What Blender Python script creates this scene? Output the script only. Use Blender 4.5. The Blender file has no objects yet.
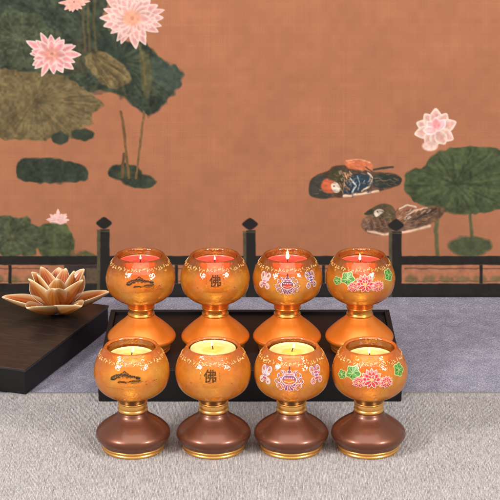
import bpy, bmesh, math, random
import numpy as np
from mathutils import Vector, Matrix

R = math.radians
CM = 0.01
S = bpy.context.scene
COL = S.collection

# ------------------------------------------------------------------ camera
cd = bpy.data.cameras.new('camera')
cam = bpy.data.objects.new('camera', cd); COL.objects.link(cam)
cam.location = (0, -1.679, 0.758)
cam.rotation_euler = (R(90 - 18), 0, 0)
cd.sensor_width = 36; cd.lens = 1785 / 500 * 36
cd.clip_start = 0.05; cd.clip_end = 50
S.camera = cam

# ------------------------------------------------------------------ world and lamps
w = bpy.data.worlds.new('World'); S.world = w; w.use_nodes = True
w.node_tree.nodes['Background'].inputs[0].default_value = (1.0, 0.97, 0.95, 1)
w.node_tree.nodes['Background'].inputs[1].default_value = 0.44

def area(name, loc, target, size, power, color=(1, 1, 1)):
    l = bpy.data.lights.new(name, 'AREA'); l.shape = 'RECTANGLE'
    l.size, l.size_y = size; l.energy = power; l.color = color
    o = bpy.data.objects.new(name, l); COL.objects.link(o); o.location = loc
    o.rotation_euler = (Vector(target) - Vector(loc)).to_track_quat('-Z', 'Y').to_euler()
    return o
area('softbox', (-1.15, -0.95, 0.98), (0, 0.1, 0.05), (0.26, 0.30), 20, (1, 0.98, 0.96))
area('softbox', (1.1, -1.0, 0.98), (0, 0.1, 0.05), (0.26, 0.30), 17, (1, 0.98, 0.96))
area('softbox', (0.0, -0.6, 1.35), (0, 0.3, 0.1), (1.5, 1.1), 12, (1, 0.97, 0.94))

S.view_settings.view_transform = 'Standard'; S.view_settings.look = 'None'
S.view_settings.exposure = 0.38; S.view_settings.gamma = 1.0
S.view_settings.use_curve_mapping = False
S.render.engine = 'CYCLES'
S.cycles.max_bounces = 14; S.cycles.transparent_max_bounces = 24; S.cycles.transmission_bounces = 12
S.cycles.use_denoising = True

# ------------------------------------------------------------------ helpers
ALB = .79          # surface albedo per matched sRGB swatch at this exposure
def lin(c):
    return tuple(ALB * ((v / 255) / 12.92 if v / 255 <= .04045 else ((v / 255 + .055) / 1.055) ** 2.4) for v in c)
def rgba(c): return lin(c) + (1,)

def tag(o, label=None, cat=None, group=None, kind=None):
    if label: o['label'] = label
    if cat: o['category'] = cat
    if group: o['group'] = group
    if kind: o['kind'] = kind
    return o

def empty(name, loc, rz=0):
    o = bpy.data.objects.new(name, None); COL.objects.link(o)
    o.location = loc; o.rotation_euler = (0, 0, rz); o.empty_display_size = .02
    return o

def link(name, me, mat, parent=None):
    o = bpy.data.objects.new(name, me); COL.objects.link(o)
    if mat: me.materials.append(mat)
    if parent: o.parent = parent
    return o

def from_pydata(name, vs, fs, smooth=True, cols=None):
    me = bpy.data.meshes.new(name); me.from_pydata(vs, [], fs); me.update()
    if smooth: me.polygons.foreach_set('use_smooth', [True] * len(me.polygons))
    if cols is not None:
        a = me.color_attributes.new('paint', 'FLOAT_COLOR', 'POINT')
        a.data.foreach_set('color', np.asarray(cols, dtype=np.float32).ravel())
    return me

def spline(pts, n=6):
    """Catmull-Rom through the profile points."""
    P = [Vector((p[0], p[1], 0)) for p in pts]; out = []
    for i in range(len(P) - 1):
        a, b, c, d = P[max(i-1, 0)], P[i], P[i+1], P[min(i+2, len(P)-1)]
        for k in range(n):
            t = k / n
            out.append(.5 * ((2*b) + (c-a)*t + (2*a-5*b+4*c-d)*t*t + (3*b-a-3*c+d)*t**3))
    out.append(P[-1])
    return [(max(v.x, 0), v.y) for v in out]

def lathe(name, prof, seg=96, wob=0, seed=0):
    """profile in cm (r, z), from bottom outside upward; r = 0 closes a pole."""
    vs, fs, rows = [], [], []
    rnd = random.Random(seed); ph = [rnd.uniform(0, 6.28) for _ in range(4)]
    for r, z in prof:
        if r < 1e-6:
            rows.append([len(vs)]); vs.append((0, 0, z*CM)); continue
        row = []
        for k in range(seg):
            a = 2*math.pi*k/seg
            rr = r * (1 + wob * (math.sin(2*a+ph[0]) + .6*math.sin(3*a+ph[1]+z) + .4*math.sin(5*a+ph[2]-z)))
            row.append(len(vs)); vs.append((rr*math.cos(a)*CM, rr*math.sin(a)*CM, z*CM))
        rows.append(row)
    for A, B in zip(rows[:-1], rows[1:]):
        if len(A) == 1 and len(B) == 1: continue
        for k in range(seg):
            k2 = (k+1) % seg
            if len(A) == 1: fs.append((A[0], B[k2], B[k]))
            elif len(B) == 1: fs.append((A[k], A[k2], B[0]))
            else: fs.append((A[k], A[k2], B[k2], B[k]))
    return from_pydata(name, vs, fs)

def bevel_box(bm, x0, x1, y0, y1, z0, z1, bev=0, seg=2):
    """box in cm added to a bmesh"""
    r = bmesh.ops.create_cube(bm, size=1)
    for v in r['verts']:
        v.co = Vector(((x0+x1)/2 + v.co.x*(x1-x0), (y0+y1)/2 + v.co.y*(y1-y0), (z0+z1)/2 + v.co.z*(z1-z0))) * CM
    if bev:
        es = list({e for v in r['verts'] for e in v.link_edges})
        bmesh.ops.bevel(bm, geom=es, offset=bev*CM, segments=seg, affect='EDGES', profile=.6)

def bm_mesh(name, bm, smooth=False):
    me = bpy.data.meshes.new(name); bm.to_mesh(me); bm.free()
    if smooth: me.polygons.foreach_set('use_smooth', [True]*len(me.polygons))
    return me

# ------------------------------------------------------------------ node helpers
def newmat(name):
    m = bpy.data.materials.new(name); m.use_nodes = True
    nt = m.node_tree; nt.nodes.clear()
    out = nt.nodes.new('ShaderNodeOutputMaterial')
    return m, nt, out
def N(nt, kind, **kw):
    n = nt.nodes.new(kind)
    for k, v in kw.items():
        if k.startswith('i_'):
            key = k[2:].replace('_', ' ')
            n.inputs[key].default_value = v
        else: setattr(n, k, v)
    return n
def coords(nt, scale=(1, 1, 1), rot=(0, 0, 0), kind='Object'):
    tc = N(nt, 'ShaderNodeTexCoord'); mp = N(nt, 'ShaderNodeMapping')
    mp.inputs['Scale'].default_value = scale; mp.inputs['Rotation'].default_value = rot
    nt.links.new(tc.outputs[kind], mp.inputs[0]); return mp.outputs[0]
def noise(nt, vec, scale, detail=3, rough=.55, dist=0):
    n = N(nt, 'ShaderNodeTexNoise'); nt.links.new(vec, n.inputs['Vector'])
    n.inputs['Scale'].default_value = scale; n.inputs['Detail'].default_value = detail
    n.inputs['Roughness'].default_value = rough; n.inputs['Distortion'].default_value = dist
    return n.outputs['Fac']
def ramp(nt, fac, stops):
    r = N(nt, 'ShaderNodeValToRGB'); nt.links.new(fac, r.inputs[0])
    els = r.color_ramp.elements
    while len(els) > 1: els.remove(els[-1])
    els[0].position, els[0].color = stops[0][0], stops[0][1]
    for p, c in stops[1:]:
        e = els.new(p); e.color = c
    return r.outputs[0]
def mathn(nt, op, a, b=None, clamp=False):
    m = N(nt, 'ShaderNodeMath', operation=op); m.use_clamp = clamp
    for i, v in enumerate((a, b)):
        if v is None: continue
        if isinstance(v, (int, float)): m.inputs[i].default_value = v
        else: nt.links.new(v, m.inputs[i])
    return m.outputs[0]
def mixc(nt, fac, a, b, mode='MIX'):
    m = N(nt, 'ShaderNodeMix', data_type='RGBA', blend_type=mode)
    for i, v in ((0, fac), (6, a), (7, b)):
        if isinstance(v, (int, float)): m.inputs[i].default_value = v
        elif isinstance(v, tuple): m.inputs[i].default_value = v
        else: nt.links.new(v, m.inputs[i])
    return m.outputs[2]
def bump(nt, h, strength, dist=.001):
    b = N(nt, 'ShaderNodeBump'); b.inputs['Strength'].default_value = strength
    b.inputs['Distance'].default_value = dist; nt.links.new(h, b.inputs['Height']); return b.outputs[0]
def principled(nt, out, **kw):
    p = N(nt, 'ShaderNodeBsdfPrincipled')
    for k, v in kw.items():
        k = k.replace('_', ' ')
        if isinstance(v, (int, float, tuple)): p.inputs[k].default_value = v
        else: nt.links.new(v, p.inputs[k])
    nt.links.new(p.outputs[0], out.inputs[0]); return p

# ------------------------------------------------------------------ materials
def satin(name, col, col2, metallic, rough, bumpy=.15, coat=0, spec=.5):
    m, nt, out = newmat(name); v = coords(nt)
    n1 = noise(nt, v, 45, 4)
    c = mixc(nt, n1, rgba(col), rgba(col2))
    fine = noise(nt, v, 2600, 2)
    rg = mathn(nt, 'MULTIPLY_ADD', n1, .12); rg.node.inputs[2].default_value = rough - .06
    principled(nt, out, Base_Color=c, Metallic=metallic, Roughness=rg, Specular_IOR_Level=spec, Coat_Weight=coat, Coat_Roughness=.12,
               Normal=bump(nt, fine, bumpy, .0002))
    return m
M_copper = satin('copper_brown_lacquer', (110, 62, 42), (128, 76, 52), .6, .36, .2, .3)
M_orange = satin('orange_gold_lacquer', (236, 124, 32), (244, 142, 50), .5, .30, .06, .15)
M_gold = satin('gold_plating', (250, 180, 92), (252, 194, 110), .85, .30, .08)
M_gold2 = satin('dark_gold_plating', (244, 160, 66), (250, 178, 88), .88, .26, .08)
M_blackwood = satin('black_stained_wood', (19, 17, 18), (30, 26, 27), 0, .48, .15, 0, .25)

def wood_mat():
    m, nt, out = newmat('dark_brown_wood'); v = coords(nt, (60, 8, 60), (0, 0, R(-20)))
    g = noise(nt, v, 4, 6, .6, 1.2)
    c = ramp(nt, g, [(.3, rgba((24, 20, 19))), (.55, rgba((42, 33, 30))), (.75, rgba((66, 50, 44)))])
    principled(nt, out, Base_Color=c, Roughness=.36, Normal=bump(nt, g, .25, .0005), Coat_Weight=.2, Coat_Roughness=.3)
    return m
M_wood = wood_mat()

def runner_mat():
    m, nt, out = newmat('greige_ribbed_cloth')
    va = coords(nt, (1500, 120, 1)); vb = coords(nt, (640, 34, 1)); vc = coords(nt, (230, 950, 1)); vd = coords(nt, (1, 1, 1))
    a = noise(nt, va, 1, 2, .6); b = noise(nt, vb, 1, 3, .6); c = noise(nt, vc, 1, 2, .5); d = noise(nt, vd, 18, 3)
    s = mathn(nt, 'ADD', mathn(nt, 'MULTIPLY', a, .46), mathn(nt, 'MULTIPLY', b, .26))
    s = mathn(nt, 'ADD', s, mathn(nt, 'MULTIPLY', c, .22)); s = mathn(nt, 'ADD', s, mathn(nt, 'MULTIPLY', d, .06))
    col = ramp(nt, s, [(.37, rgba((88, 80, 80))), (.44, rgba((156, 147, 146))), (.51, rgba((194, 186, 182))), (.60, rgba((228, 222, 217)))])
    wv = N(nt, 'ShaderNodeTexWave', wave_type='BANDS', bands_direction='X')
    nt.links.new(coords(nt, (1, 1, 1)), wv.inputs[0]); wv.inputs['Scale'].default_value = 235; wv.inputs['Distortion'].default_value = 2.2
    wv.inputs['Detail'].default_value = 2; wv.inputs['Detail Scale'].default_value = 3
    h = mathn(nt, 'ADD', s, mathn(nt, 'MULTIPLY', wv.outputs[1], .45))
    col = mixc(nt, mathn(nt, 'MULTIPLY', wv.outputs[1], .50), col, rgba((128, 117, 118)), 'MIX')
    principled(nt, out, Base_Color=col, Roughness=.9, Normal=bump(nt, h, .8, .0012), Sheen_Weight=.15)
    return m
M_runner = runner_mat()

def blue_mat():
    m, nt, out = newmat('blue_grey_woven_cloth')
    a = noise(nt, coords(nt, (1300, 330, 1)), 1, 2, .6); b = noise(nt, coords(nt, (330, 1000, 1)), 1, 2, .6)
    c = noise(nt, coords(nt), 60, 4)
    s = mathn(nt, 'ADD', mathn(nt, 'MULTIPLY', a, .45), mathn(nt, 'MULTIPLY', b, .4)); s = mathn(nt, 'ADD', s, mathn(nt, 'MULTIPLY', c, .15))
    col = ramp(nt, s, [(.37, rgba((66, 66, 88))), (.46, rgba((112, 110, 132))), (.54, rgba((146, 142, 158))), (.64, rgba((208, 202, 206)))])
    principled(nt, out, Base_Color=col, Roughness=.92, Normal=bump(nt, s, .9, .001), Sheen_Weight=.15)
    return m
M_blue = blue_mat()

def paint_mat(name, rough=.75, weave=False, spec=.3, coat=0, worn=False):
    m, nt, out = newmat(name)
    at_ = N(nt, 'ShaderNodeVertexColor', layer_name='paint'); c = at_.outputs[0]; kw = {}
    if weave:
        t1 = noise(nt, coords(nt, (1500, 1, 60)), 1, 3, .7); t2 = noise(nt, coords(nt, (90, 1, 1500)), 1, 3, .7)
        t3 = noise(nt, coords(nt), 26, 4)
        t = mathn(nt, 'ADD', mathn(nt, 'MULTIPLY', t1, .4), mathn(nt, 'MULTIPLY', t2, .4)); t = mathn(nt, 'ADD', t, mathn(nt, 'MULTIPLY', t3, .2))
        k = ramp(nt, t, [(.32, (.80, .79, .78, 1)), (.5, (.93, .93, .93, 1)), (.68, (1.0, 1.0, 1.0, 1))])
        c = mixc(nt, .55, c, k, 'MULTIPLY'); kw['Normal'] = bump(nt, t, .25, .0004)
    if worn: kw['Alpha'] = ramp(nt, noise(nt, coords(nt), 900, 4, .7), [(.36, (.25, .25, .25, 1)), (.50, (.86, .86, .86, 1))])
    principled(nt, out, Base_Color=c, Roughness=rough, Specular_IOR_Level=spec, Coat_Weight=coat, Coat_Roughness=.15, **kw)
    return m
M_print = paint_mat('printed_silk', .85, True, .15)
M_decal = paint_mat('enamel_paint', .35, worn=True)
M_lotus = paint_mat('carved_gilt_wood', .38, coat=.25)

def glass_mat(name, milk0, milk1, rim=True, clear=.45, ior=1.32, lip=.80):
    m, nt, out = newmat(name)
    v = coords(nt)
    oi = N(nt, 'ShaderNodeObjectInfo')
    sh = N(nt, 'ShaderNodeVectorMath', operation='ADD'); nt.links.new(v, sh.inputs[0])
    mul = N(nt, 'ShaderNodeVectorMath', operation='SCALE'); mul.inputs[0].default_value = (3.1, 1.7, .9)
    nt.links.new(oi.outputs['Random'], mul.inputs['Scale']); nt.links.new(mul.outputs[0], sh.inputs[1])
    n1 = noise(nt, sh.outputs[0], 26, 3, .5, .6); n2 = noise(nt, sh.outputs[0], 520, 2, .6); n3 = noise(nt, sh.outputs[0], 150, 3, .6)
    t = mathn(nt, 'ADD', mathn(nt, 'MULTIPLY', n1, .8), .1)
    col = ramp(nt, t, [(.30, (1.0, .22, .022, 1)), (.5, (1.0, .33, .036, 1)), (.72, (1.0, .48, .065, 1))])
    tcol = ramp(nt, t, [(.30, (1.0, .66, .24, 1)), (.5, (1.0, .74, .30, 1)), (.72, (1.0, .84, .42, 1))])
    if rim:      # the sprayed colour deepens to red-orange at the lip
        sp = N(nt, 'ShaderNodeSeparateXYZ'); nt.links.new(v, sp.inputs[0])
        f = ramp(nt, mathn(nt, 'MULTIPLY', sp.outputs[2], 9.0), [(.84, (0, 0, 0, 1)), (1, (.65, .65, .65, 1))])
        col = mixc(nt, f, col, (1.0, .19, .022, 1))
    h = mathn(nt, 'ADD', mathn(nt, 'MULTIPLY', n2, .6), n3)
    nb = bump(nt, h, .8, .0014)
    refr = N(nt, 'ShaderNodeBsdfRefraction'); refr.inputs['IOR'].default_value = ior; refr.inputs['Roughness'].default_value = .05
    nt.links.new(tcol, refr.inputs[0]); nt.links.new(nb, refr.inputs['Normal'])
    tr = N(nt, 'ShaderNodeBsdfTransparent'); nt.links.new(tcol, tr.inputs[0])
    mt = N(nt, 'ShaderNodeMixShader'); mt.inputs[0].default_value = clear
    nt.links.new(refr.outputs[0], mt.inputs[1]); nt.links.new(tr.outputs[0], mt.inputs[2])
    tl = N(nt, 'ShaderNodeBsdfTranslucent'); nt.links.new(col, tl.inputs[0])
    df = N(nt, 'ShaderNodeBsdfDiffuse'); nt.links.new(col, df.inputs[0])
    md = N(nt, 'ShaderNodeMixShader'); md.inputs[0].default_value = .68
    nt.links.new(tl.outputs[0], md.inputs[1]); nt.links.new(df.outputs[0], md.inputs[2])
    milk = mathn(nt, 'MULTIPLY_ADD', n3, milk1); milk.node.inputs[2].default_value = milk0
    spz = N(nt, 'ShaderNodeSeparateXYZ'); nt.links.new(v, spz.inputs[0])
    mz = N(nt, 'ShaderNodeMapRange'); nt.links.new(spz.outputs[2], mz.inputs[0])
    for i_, val in ((1, .093), (2, .104), (3, 1.0), (4, lip)): mz.inputs[i_].default_value = val
    milk = mathn(nt, 'MULTIPLY', milk, mz.outputs[0])
    mm = N(nt, 'ShaderNodeMixShader'); nt.links.new(milk, mm.inputs[0])
    nt.links.new(mt.outputs[0], mm.inputs[1]); nt.links.new(md.outputs[0], mm.inputs[2])
    n4 = noise(nt, sh.outputs[0], 300, 2, .5)
    ng = bump(nt, n4, .35, .0010)
    gl = N(nt, 'ShaderNodeBsdfGlossy'); gl.inputs['Roughness'].default_value = .045; nt.links.new(ng, gl.inputs['Normal'])
    fr = N(nt, 'ShaderNodeFresnel'); fr.inputs[0].default_value = 1.6; nt.links.new(ng, fr.inputs['Normal'])
    mg = N(nt, 'ShaderNodeMixShader'); nt.links.new(fr.outputs[0], mg.inputs[0])
    nt.links.new(mm.outputs[0], mg.inputs[1]); nt.links.new(gl.outputs[0], mg.inputs[2])
    nt.links.new(mg.outputs[0], out.inputs[0])
    return m
M_glass = glass_mat('frosted_amber_glass', .38, .30)
M_glass_back = glass_mat('frosted_amber_glass_clear_shoulder', .36, .28, True, .62, 1.22, .40)
M_cavity = glass_mat('clear_amber_glass', .10, .16, True, .8, 1.2)

def wax_mat(name, c1, c2, c3):
    m, nt, out = newmat(name); v = coords(nt); n = noise(nt, v, 120, 3)
    c = mixc(nt, n, rgba(c1), rgba(c2))
    # melted pool round the wick, deeper in colour, with an uneven shore
    sp = N(nt, 'ShaderNodeSeparateXYZ'); nt.links.new(v, sp.inputs[0])
    d = mathn(nt, 'SQRT', mathn(nt, 'ADD', mathn(nt, 'MULTIPLY', sp.outputs[0], sp.outputs[0]), mathn(nt, 'MULTIPLY', sp.outputs[1], sp.outputs[1])))
    d = mathn(nt, 'ADD', mathn(nt, 'MULTIPLY', d, 45), mathn(nt, 'MULTIPLY', n, .45))
    c = mixc(nt, ramp(nt, d, [(.62, (1, 1, 1, 1)), (.80, (0, 0, 0, 1))]), c, rgba(c3))
    principled(nt, out, Base_Color=c, Roughness=.3, Subsurface_Weight=.4, Subsurface_Radius=(.01, .004, .002), Subsurface_Scale=.5,
               Coat_Weight=.3, Coat_Roughness=.1, Normal=bump(nt, n, .3, .0008))
    return m
M_red_wax = wax_mat('red_wax', (255, 66, 60), (255, 92, 78), (236, 40, 40))
M_cream_wax = wax_mat('cream_wax', (236, 192, 122), (244, 208, 146), (232, 172, 84))
M_foil, nt_, o_ = newmat('candle_cup'); principled(nt_, o_, Base_Color=rgba((250, 214, 150)), Roughness=.25)
M_foil_red, nt_, o_ = newmat('red_candle_cup'); principled(nt_, o_, Base_Color=rgba((236, 96, 74)), Roughness=.3)
M_wick, nt_, o_ = newmat('burnt_wick'); principled(nt_, o_, Base_Color=(.012, .01, .01, 1), Roughness=.8)
def flame_mat():
    m, nt, out = newmat('flame'); tc = N(nt, 'ShaderNodeTexCoord'); sp = N(nt, 'ShaderNodeSeparateXYZ')
    nt.links.new(tc.outputs['Generated'], sp.inputs[0])
    c = ramp(nt, sp.outputs[2], [(0, (1, .55, .16, 1)), (.35, (1, .80, .42, 1)), (1, (1, .62, .18, 1))])
    e = N(nt, 'ShaderNodeEmission'); e.inputs[1].default_value = 6; nt.links.new(c, e.inputs[0]); nt.links.new(e.outputs[0], out.inputs[0])
    return m
M_flame = flame_mat()
M_script, nt_, o_ = newmat('pale_raised_script'); principled(nt_, o_, Base_Color=rgba((250, 196, 120)), Roughness=.15, Coat_Weight=.5)

# ------------------------------------------------------------------ the surface
bm = bmesh.new(); bevel_box(bm, -160, 160, -110, 110, -4, -.45, .3)
tag(link('table', bm_mesh('table', bm), M_wood), kind='structure')

def cloth(name, x0, x1, y0, y1, ztop, thick, amp, seed, nx=120, ny=90, hem=False):
    """a sheet with thickness and faint undulation, cm"""
    rnd = random.Random(seed); ph = [rnd.uniform(0, 6.28) for _ in range(6)]
    vs, fs = [], []
    for side in (0, 1):
        for j in range(ny+1):
            for i in range(nx+1):
                x = x0 + (x1-x0)*i/nx; y = y0 + (y1-y0)*j/ny
                e = .10*math.sin(x*.21+ph[0]) + .05*math.sin(x*.63+ph[1]) if j in (0, ny) else 0
                z = amp*(math.sin(x*.11+ph[2]) * math.sin(y*.13+ph[3]) + .5*math.sin(x*.31+y*.2+ph[4]))
                if hem and j >= ny-2: z += .03
                vs.append((x*CM, (y+e)*CM, (ztop + z - (thick if side else 0))*CM))
    n = (nx+1)*(ny+1)
    for j in range(ny):
        for i in range(nx):
            a = j*(nx+1)+i; fs.append((a, a+1, a+nx+2, a+nx+1)); fs.append((n+a, n+a+nx+1, n+a+nx+2, n+a+1))
    for i in range(nx):
        fs.append((i, n+i, n+i+1, i+1)); a = ny*(nx+1)+i; fs.append((a, a+1, n+a+1, n+a))
    for j in range(ny):
        a = j*(nx+1); fs.append((a, a+nx+1, n+a+nx+1, n+a)); a += nx; fs.append((a, n+a, n+a+nx+1, a+nx+1))
    return from_pydata(name, vs, fs)
o = link('tablecloth', cloth('tablecloth', -90, 90, -60, 70, -.17, .2, .008, 3), M_blue)
tag(o, 'blue-grey woven tablecloth visible behind and beside the black tray', 'tablecloth')
o = link('table_runner', cloth('table_runner', -80, 80, -45, 14.6, -.01, .13, .006, 5, 140, 80, True), M_runner)
tag(o, 'pale greige ribbed cloth laid in front, under the brown-footed candle holders', 'table runner')

# ------------------------------------------------------------------ printed backdrop (lotus, ducks and railing on silk)
BY = 46.4
def painting():
    K = .55                                     # grid step in design units (one unit ~ 1.25 mm)
    xs = np.arange(-130, 630 + K, K); ys = np.arange(-90, 303 + K, K)
    X, Y = np.meshgrid(xs, ys); rng = np.random.default_rng(4)
    img = np.empty(X.shape + (3,)); img[:] = np.array([165, 108, 78.])
    def smooth_noise(step, seed):
        r = np.random.default_rng(seed); gw = int((xs[-1]-xs[0])/step)+3; gh = int((ys[-1]-ys[0])/step)+3
        g = r.random((gh, gw)); fx = (X-xs[0])/step; fy = (Y-ys[0])/step
        ix = fx.astype(int); iy = fy.astype(int); tx = fx-ix; ty = fy-iy
        tx = tx*tx*(3-2*tx); ty = ty*ty*(3-2*ty)
        return (g[iy, ix]*(1-tx)+g[iy, ix+1]*tx)*(1-ty)+(g[iy+1, ix]*(1-tx)+g[iy+1, ix+1]*tx)*ty
    n8, n3, n30 = smooth_noise(8, 1), smooth_noise(2.6, 2), smooth_noise(34, 3)
    wx, wy = (smooth_noise(5, 8)-.5), (smooth_noise(5, 9)-.5)
    img *= (1 + .05*(n30-.5) + .05*(n8-.5))[..., None]
    # faint warp and weft streaks of the old silk
    cx = np.random.default_rng(5).normal(0, 1, xs.shape); cy = np.random.default_rng(6).normal(0, 1, ys.shape)
    img *= (1 + (.006*cx[None, :] + .006*cy[:, None])*(.4+1.2*n30))[..., None]
    def region(x0, y0, x1, y1):
        i0, i1 = np.searchsorted(xs, [x0, x1]); j0, j1 = np.searchsorted(ys, [y0, y1]); return slice(j0, j1), slice(i0, i1)
    def blend(sl, a, col, var=.18):
        c = np.array(col, float)[None, None, :] * (1 + var*(n8[sl]-.5) + var*(n3[sl]-.5))[..., None]
        img[sl] = img[sl]*(1-a[..., None]) + c*a[..., None]
    def poly(pts, col, soft=1.2, wob=0, alpha=1, var=.18):
        P = np.array(pts, float); m = soft + wob + 1
        sl = region(P[:, 0].min()-m, P[:, 1].min()-m, P[:, 0].max()+m, P[:, 1].max()+m)
        x = X[sl] + wx[sl]*2*wob; y = Y[sl] + wy[sl]*2*wob
        if x.size == 0: return
        ins = np.zeros(x.shape, bool); d = np.full(x.shape, 1e9)
        for a, b in zip(P, np.roll(P, -1, 0)):
            e = b-a; L = (e**2).sum() + 1e-9
            t = np.clip(((x-a[0])*e[0]+(y-a[1])*e[1])/L, 0, 1)
            d = np.minimum(d, np.hypot(x-a[0]-t*e[0], y-a[1]-t*e[1]))
            if a[1] != b[1]:
                c = ((a[1] > y) != (b[1] > y)) & (x < (b[0]-a[0])*(y-a[1])/(b[1]-a[1]) + a[0]); ins ^= c
        sd = np.where(ins, -d, d)
        blend(sl, np.clip(.5 - sd/soft, 0, 1)*alpha, col, var)
    def smoothp(pts, n=5):
        P = [np.array(p, float) for p in pts]; out = []
        for i in range(len(P)):
            a, b, c, d = P[i-1], P[i], P[(i+1) % len(P)], P[(i+2) % len(P)]
            for k in range(n):
                t = k/n; out.append(.5*((2*b)+(c-a)*t+(2*a-5*b+4*c-d)*t*t+(3*b-a-3*c+d)*t**3))
        return out
    def blob(pts, col, **k): poly(smoothp(pts), col, **k)
    def ell(cx, cy, rx, ry, col, rot=0, **k):
        q = [(cx+rx*math.cos(t)*math.cos(rot)-ry*math.sin(t)*math.sin(rot), cy+rx*math.cos(t)*math.sin(rot)+ry*math.sin(t)*math.cos(rot)) for t in np.linspace(0, 2*math.pi, 22)[:-1]]
        poly(q, col, **k)
    def stroke(pts, wd, col, **k):
        P = np.array(pts, float); m = wd+3
        sl = region(P[:, 0].min()-m, P[:, 1].min()-m, P[:, 0].max()+m, P[:, 1].max()+m)
        x = X[sl]+wx[sl]*1.0; y = Y[sl]+wy[sl]*1.0; d = np.full(x.shape, 1e9)
        for i, (a, b) in enumerate(zip(P[:-1], P[1:])):
            e = b-a; t = np.clip(((x-a[0])*e[0]+(y-a[1])*e[1])/((e**2).sum()+1e-9), 0, 1)
            d = np.minimum(d, np.hypot(x-a[0]-t*e[0], y-a[1]-t*e[1]))
        blend(sl, np.clip(.5-(d-wd/2)/k.get('soft', 1.2), 0, 1)*k.get('alpha', 1), col)
    def leaf(cx, cy, rx, ry, col, vein, rot=0, seed=0, lobes=9, a0=0, a1=2*math.pi):
        r = random.Random(seed); pts = []
        for i in range(40):
            t = 2*math.pi*i/40; f = 1 + .09*math.sin(lobes*t+seed) + r.uniform(-.05, .05)
            u, v = rx*f*math.cos(t), ry*f*math.sin(t); pts.append((cx+u*math.cos(rot)-v*math.sin(rot), cy+u*math.sin(rot)+v*math.cos(rot)))
        poly(pts, col, soft=2, wob=1.2, var=.35)
        for i in range(13):
            t = 2*math.pi*i/13 + .2; u, v = rx*.9*math.cos(t), ry*.9*math.sin(t)
            ex, ey = cx+u*math.cos(rot)-v*math.sin(rot), cy+u*math.sin(rot)+v*math.cos(rot)
            stroke([(cx, cy), ((cx+ex)/2+r.uniform(-2, 2), (cy+ey)/2+r.uniform(-2, 2)), (ex, ey)], .9, vein, alpha=.5, soft=2)
    def petal(cx, cy, L, W, ang, col, edge, tip=None):
        ca, sa = math.cos(ang), math.sin(ang)
        def q(s): return [(cx+(u*L)*ca-(v*W*s)*sa, cy+(u*L)*sa+(v*W*s)*ca) for u, v in ((0, 0), (.25, .38), (.6, .5), (.85, .28), (1, 0), (.85, -.28), (.6, -.5), (.25, -.38))]
        blob(q(1), edge, soft=1.1, var=.08); blob([((x-cx)*.86+cx+ca*L*.04, (y-cy)*.86+cy+sa*L*.04) for x, y in q(.78)], col, soft=2.2, var=.12)
        for s in (-.18, 0, .18): stroke([(cx+ca*L*.25-sa*W*s*.5, cy+sa*L*.25+ca*W*s*.5), (cx+ca*L*.85-sa*W*s*.6, cy+sa*L*.85+ca*W*s*.6)], .45, tip or edge, alpha=.45)
    def flower(cx, cy, rad, n, col, edge, heart, seed, flat=.8, tip=None):
        r = random.Random(seed)
        for ring, (f, m) in enumerate(((1, n), (.82, n), (.6, n-2))):
            for i in range(m):
                t = 2*math.pi*(i+.5*ring)/m + r.uniform(-.12, .12); L = rad*f*r.uniform(.74, 1.1)
                ex, ey = math.cos(t), math.sin(t)*flat
                petal(cx+ex*rad*.08, cy+ey*rad*.08, L*math.hypot(ex, ey), rad*r.uniform(.24, .34), math.atan2(ey, ex), col, edge, tip)
        if heart: ell(cx, cy, rad*.3, rad*.24, heart, soft=4, alpha=.8)
    def brush(cx, cy, pts, cols, n, seed, wd=1.6, alpha=.35, r0=.15):
        """many thin strokes from a leaf's heart towards its outline"""
        r = random.Random(seed); P = pts
        for i in range(n):
            a, b = P[i % len(P)], P[(i+1) % len(P)]; t = r.random(); ex, ey = a[0]+(b[0]-a[0])*t, a[1]+(b[1]-a[1])*t
            u0, u1 = r.uniform(r0, .6), r.uniform(.65, .97)
            q = [(cx+(ex-cx)*u+r.uniform(-.8, .8), cy+(ey-cy)*u+r.uniform(-.8, .8)) for u in (u0, (u0+u1)/2, u1)]
            stroke(q, r.uniform(.5, 1)*wd, cols[i % len(cols)], alpha=alpha*r.uniform(.5, 1), soft=2)
    def plume(pts, cols, n, seed, ang, ln=3, wd=.8, alpha=.8):
        """short feather strokes scattered inside a polygon"""
        r = random.Random(seed); P = pts; xs_, ys_ = [p[0] for p in P], [p[1] for p in P]; k = 0; tries = 0
        while k < n and tries < n*20:
            tries += 1; x, y = r.uniform(min(xs_), max(xs_)), r.uniform(min(ys_), max(ys_)); ins = False
            for a, b in zip(P, P[1:]+P[:1]):
                if (a[1] > y) != (b[1] > y) and x < (b[0]-a[0])*(y-a[1])/(b[1]-a[1])+a[0]: ins = not ins
            if not ins: continue
            t = ang+r.uniform(-.35, .35); l = ln*r.uniform(.5, 1.2); k += 1
            stroke([(x, y), (x+l*math.cos(t)*.5, y+l*math.sin(t)*.5+.3), (x+l*math.cos(t), y+l*math.sin(t))], wd*r.uniform(.6, 1.2), cols[k % len(cols)], alpha=alpha*r.uniform(.5, 1))
    G1, G2, OL, OL2 = (54, 60, 48), (66, 72, 54), (107, 92, 62), (88, 84, 56)
    DK = (38, 35, 33)
    # upper left leaves
    blob([(-60, -40), (30, -50), (112, -40), (106, 4), (103, 14), (112, 32), (130, 42), (148, 44), (158, 58), (180, 70), (182, 80), (170, 98), (150, 116), (140, 112), (120, 96), (98, 92), (60, 96), (10, 90), (-50, 60)], G1, soft=3, wob=2.6, var=.4)
    blob([(92, 30), (118, 38), (140, 50), (148, 76), (130, 84), (110, 66)], (44, 54, 46), soft=4, alpha=.7, wob=1.5)
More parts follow.
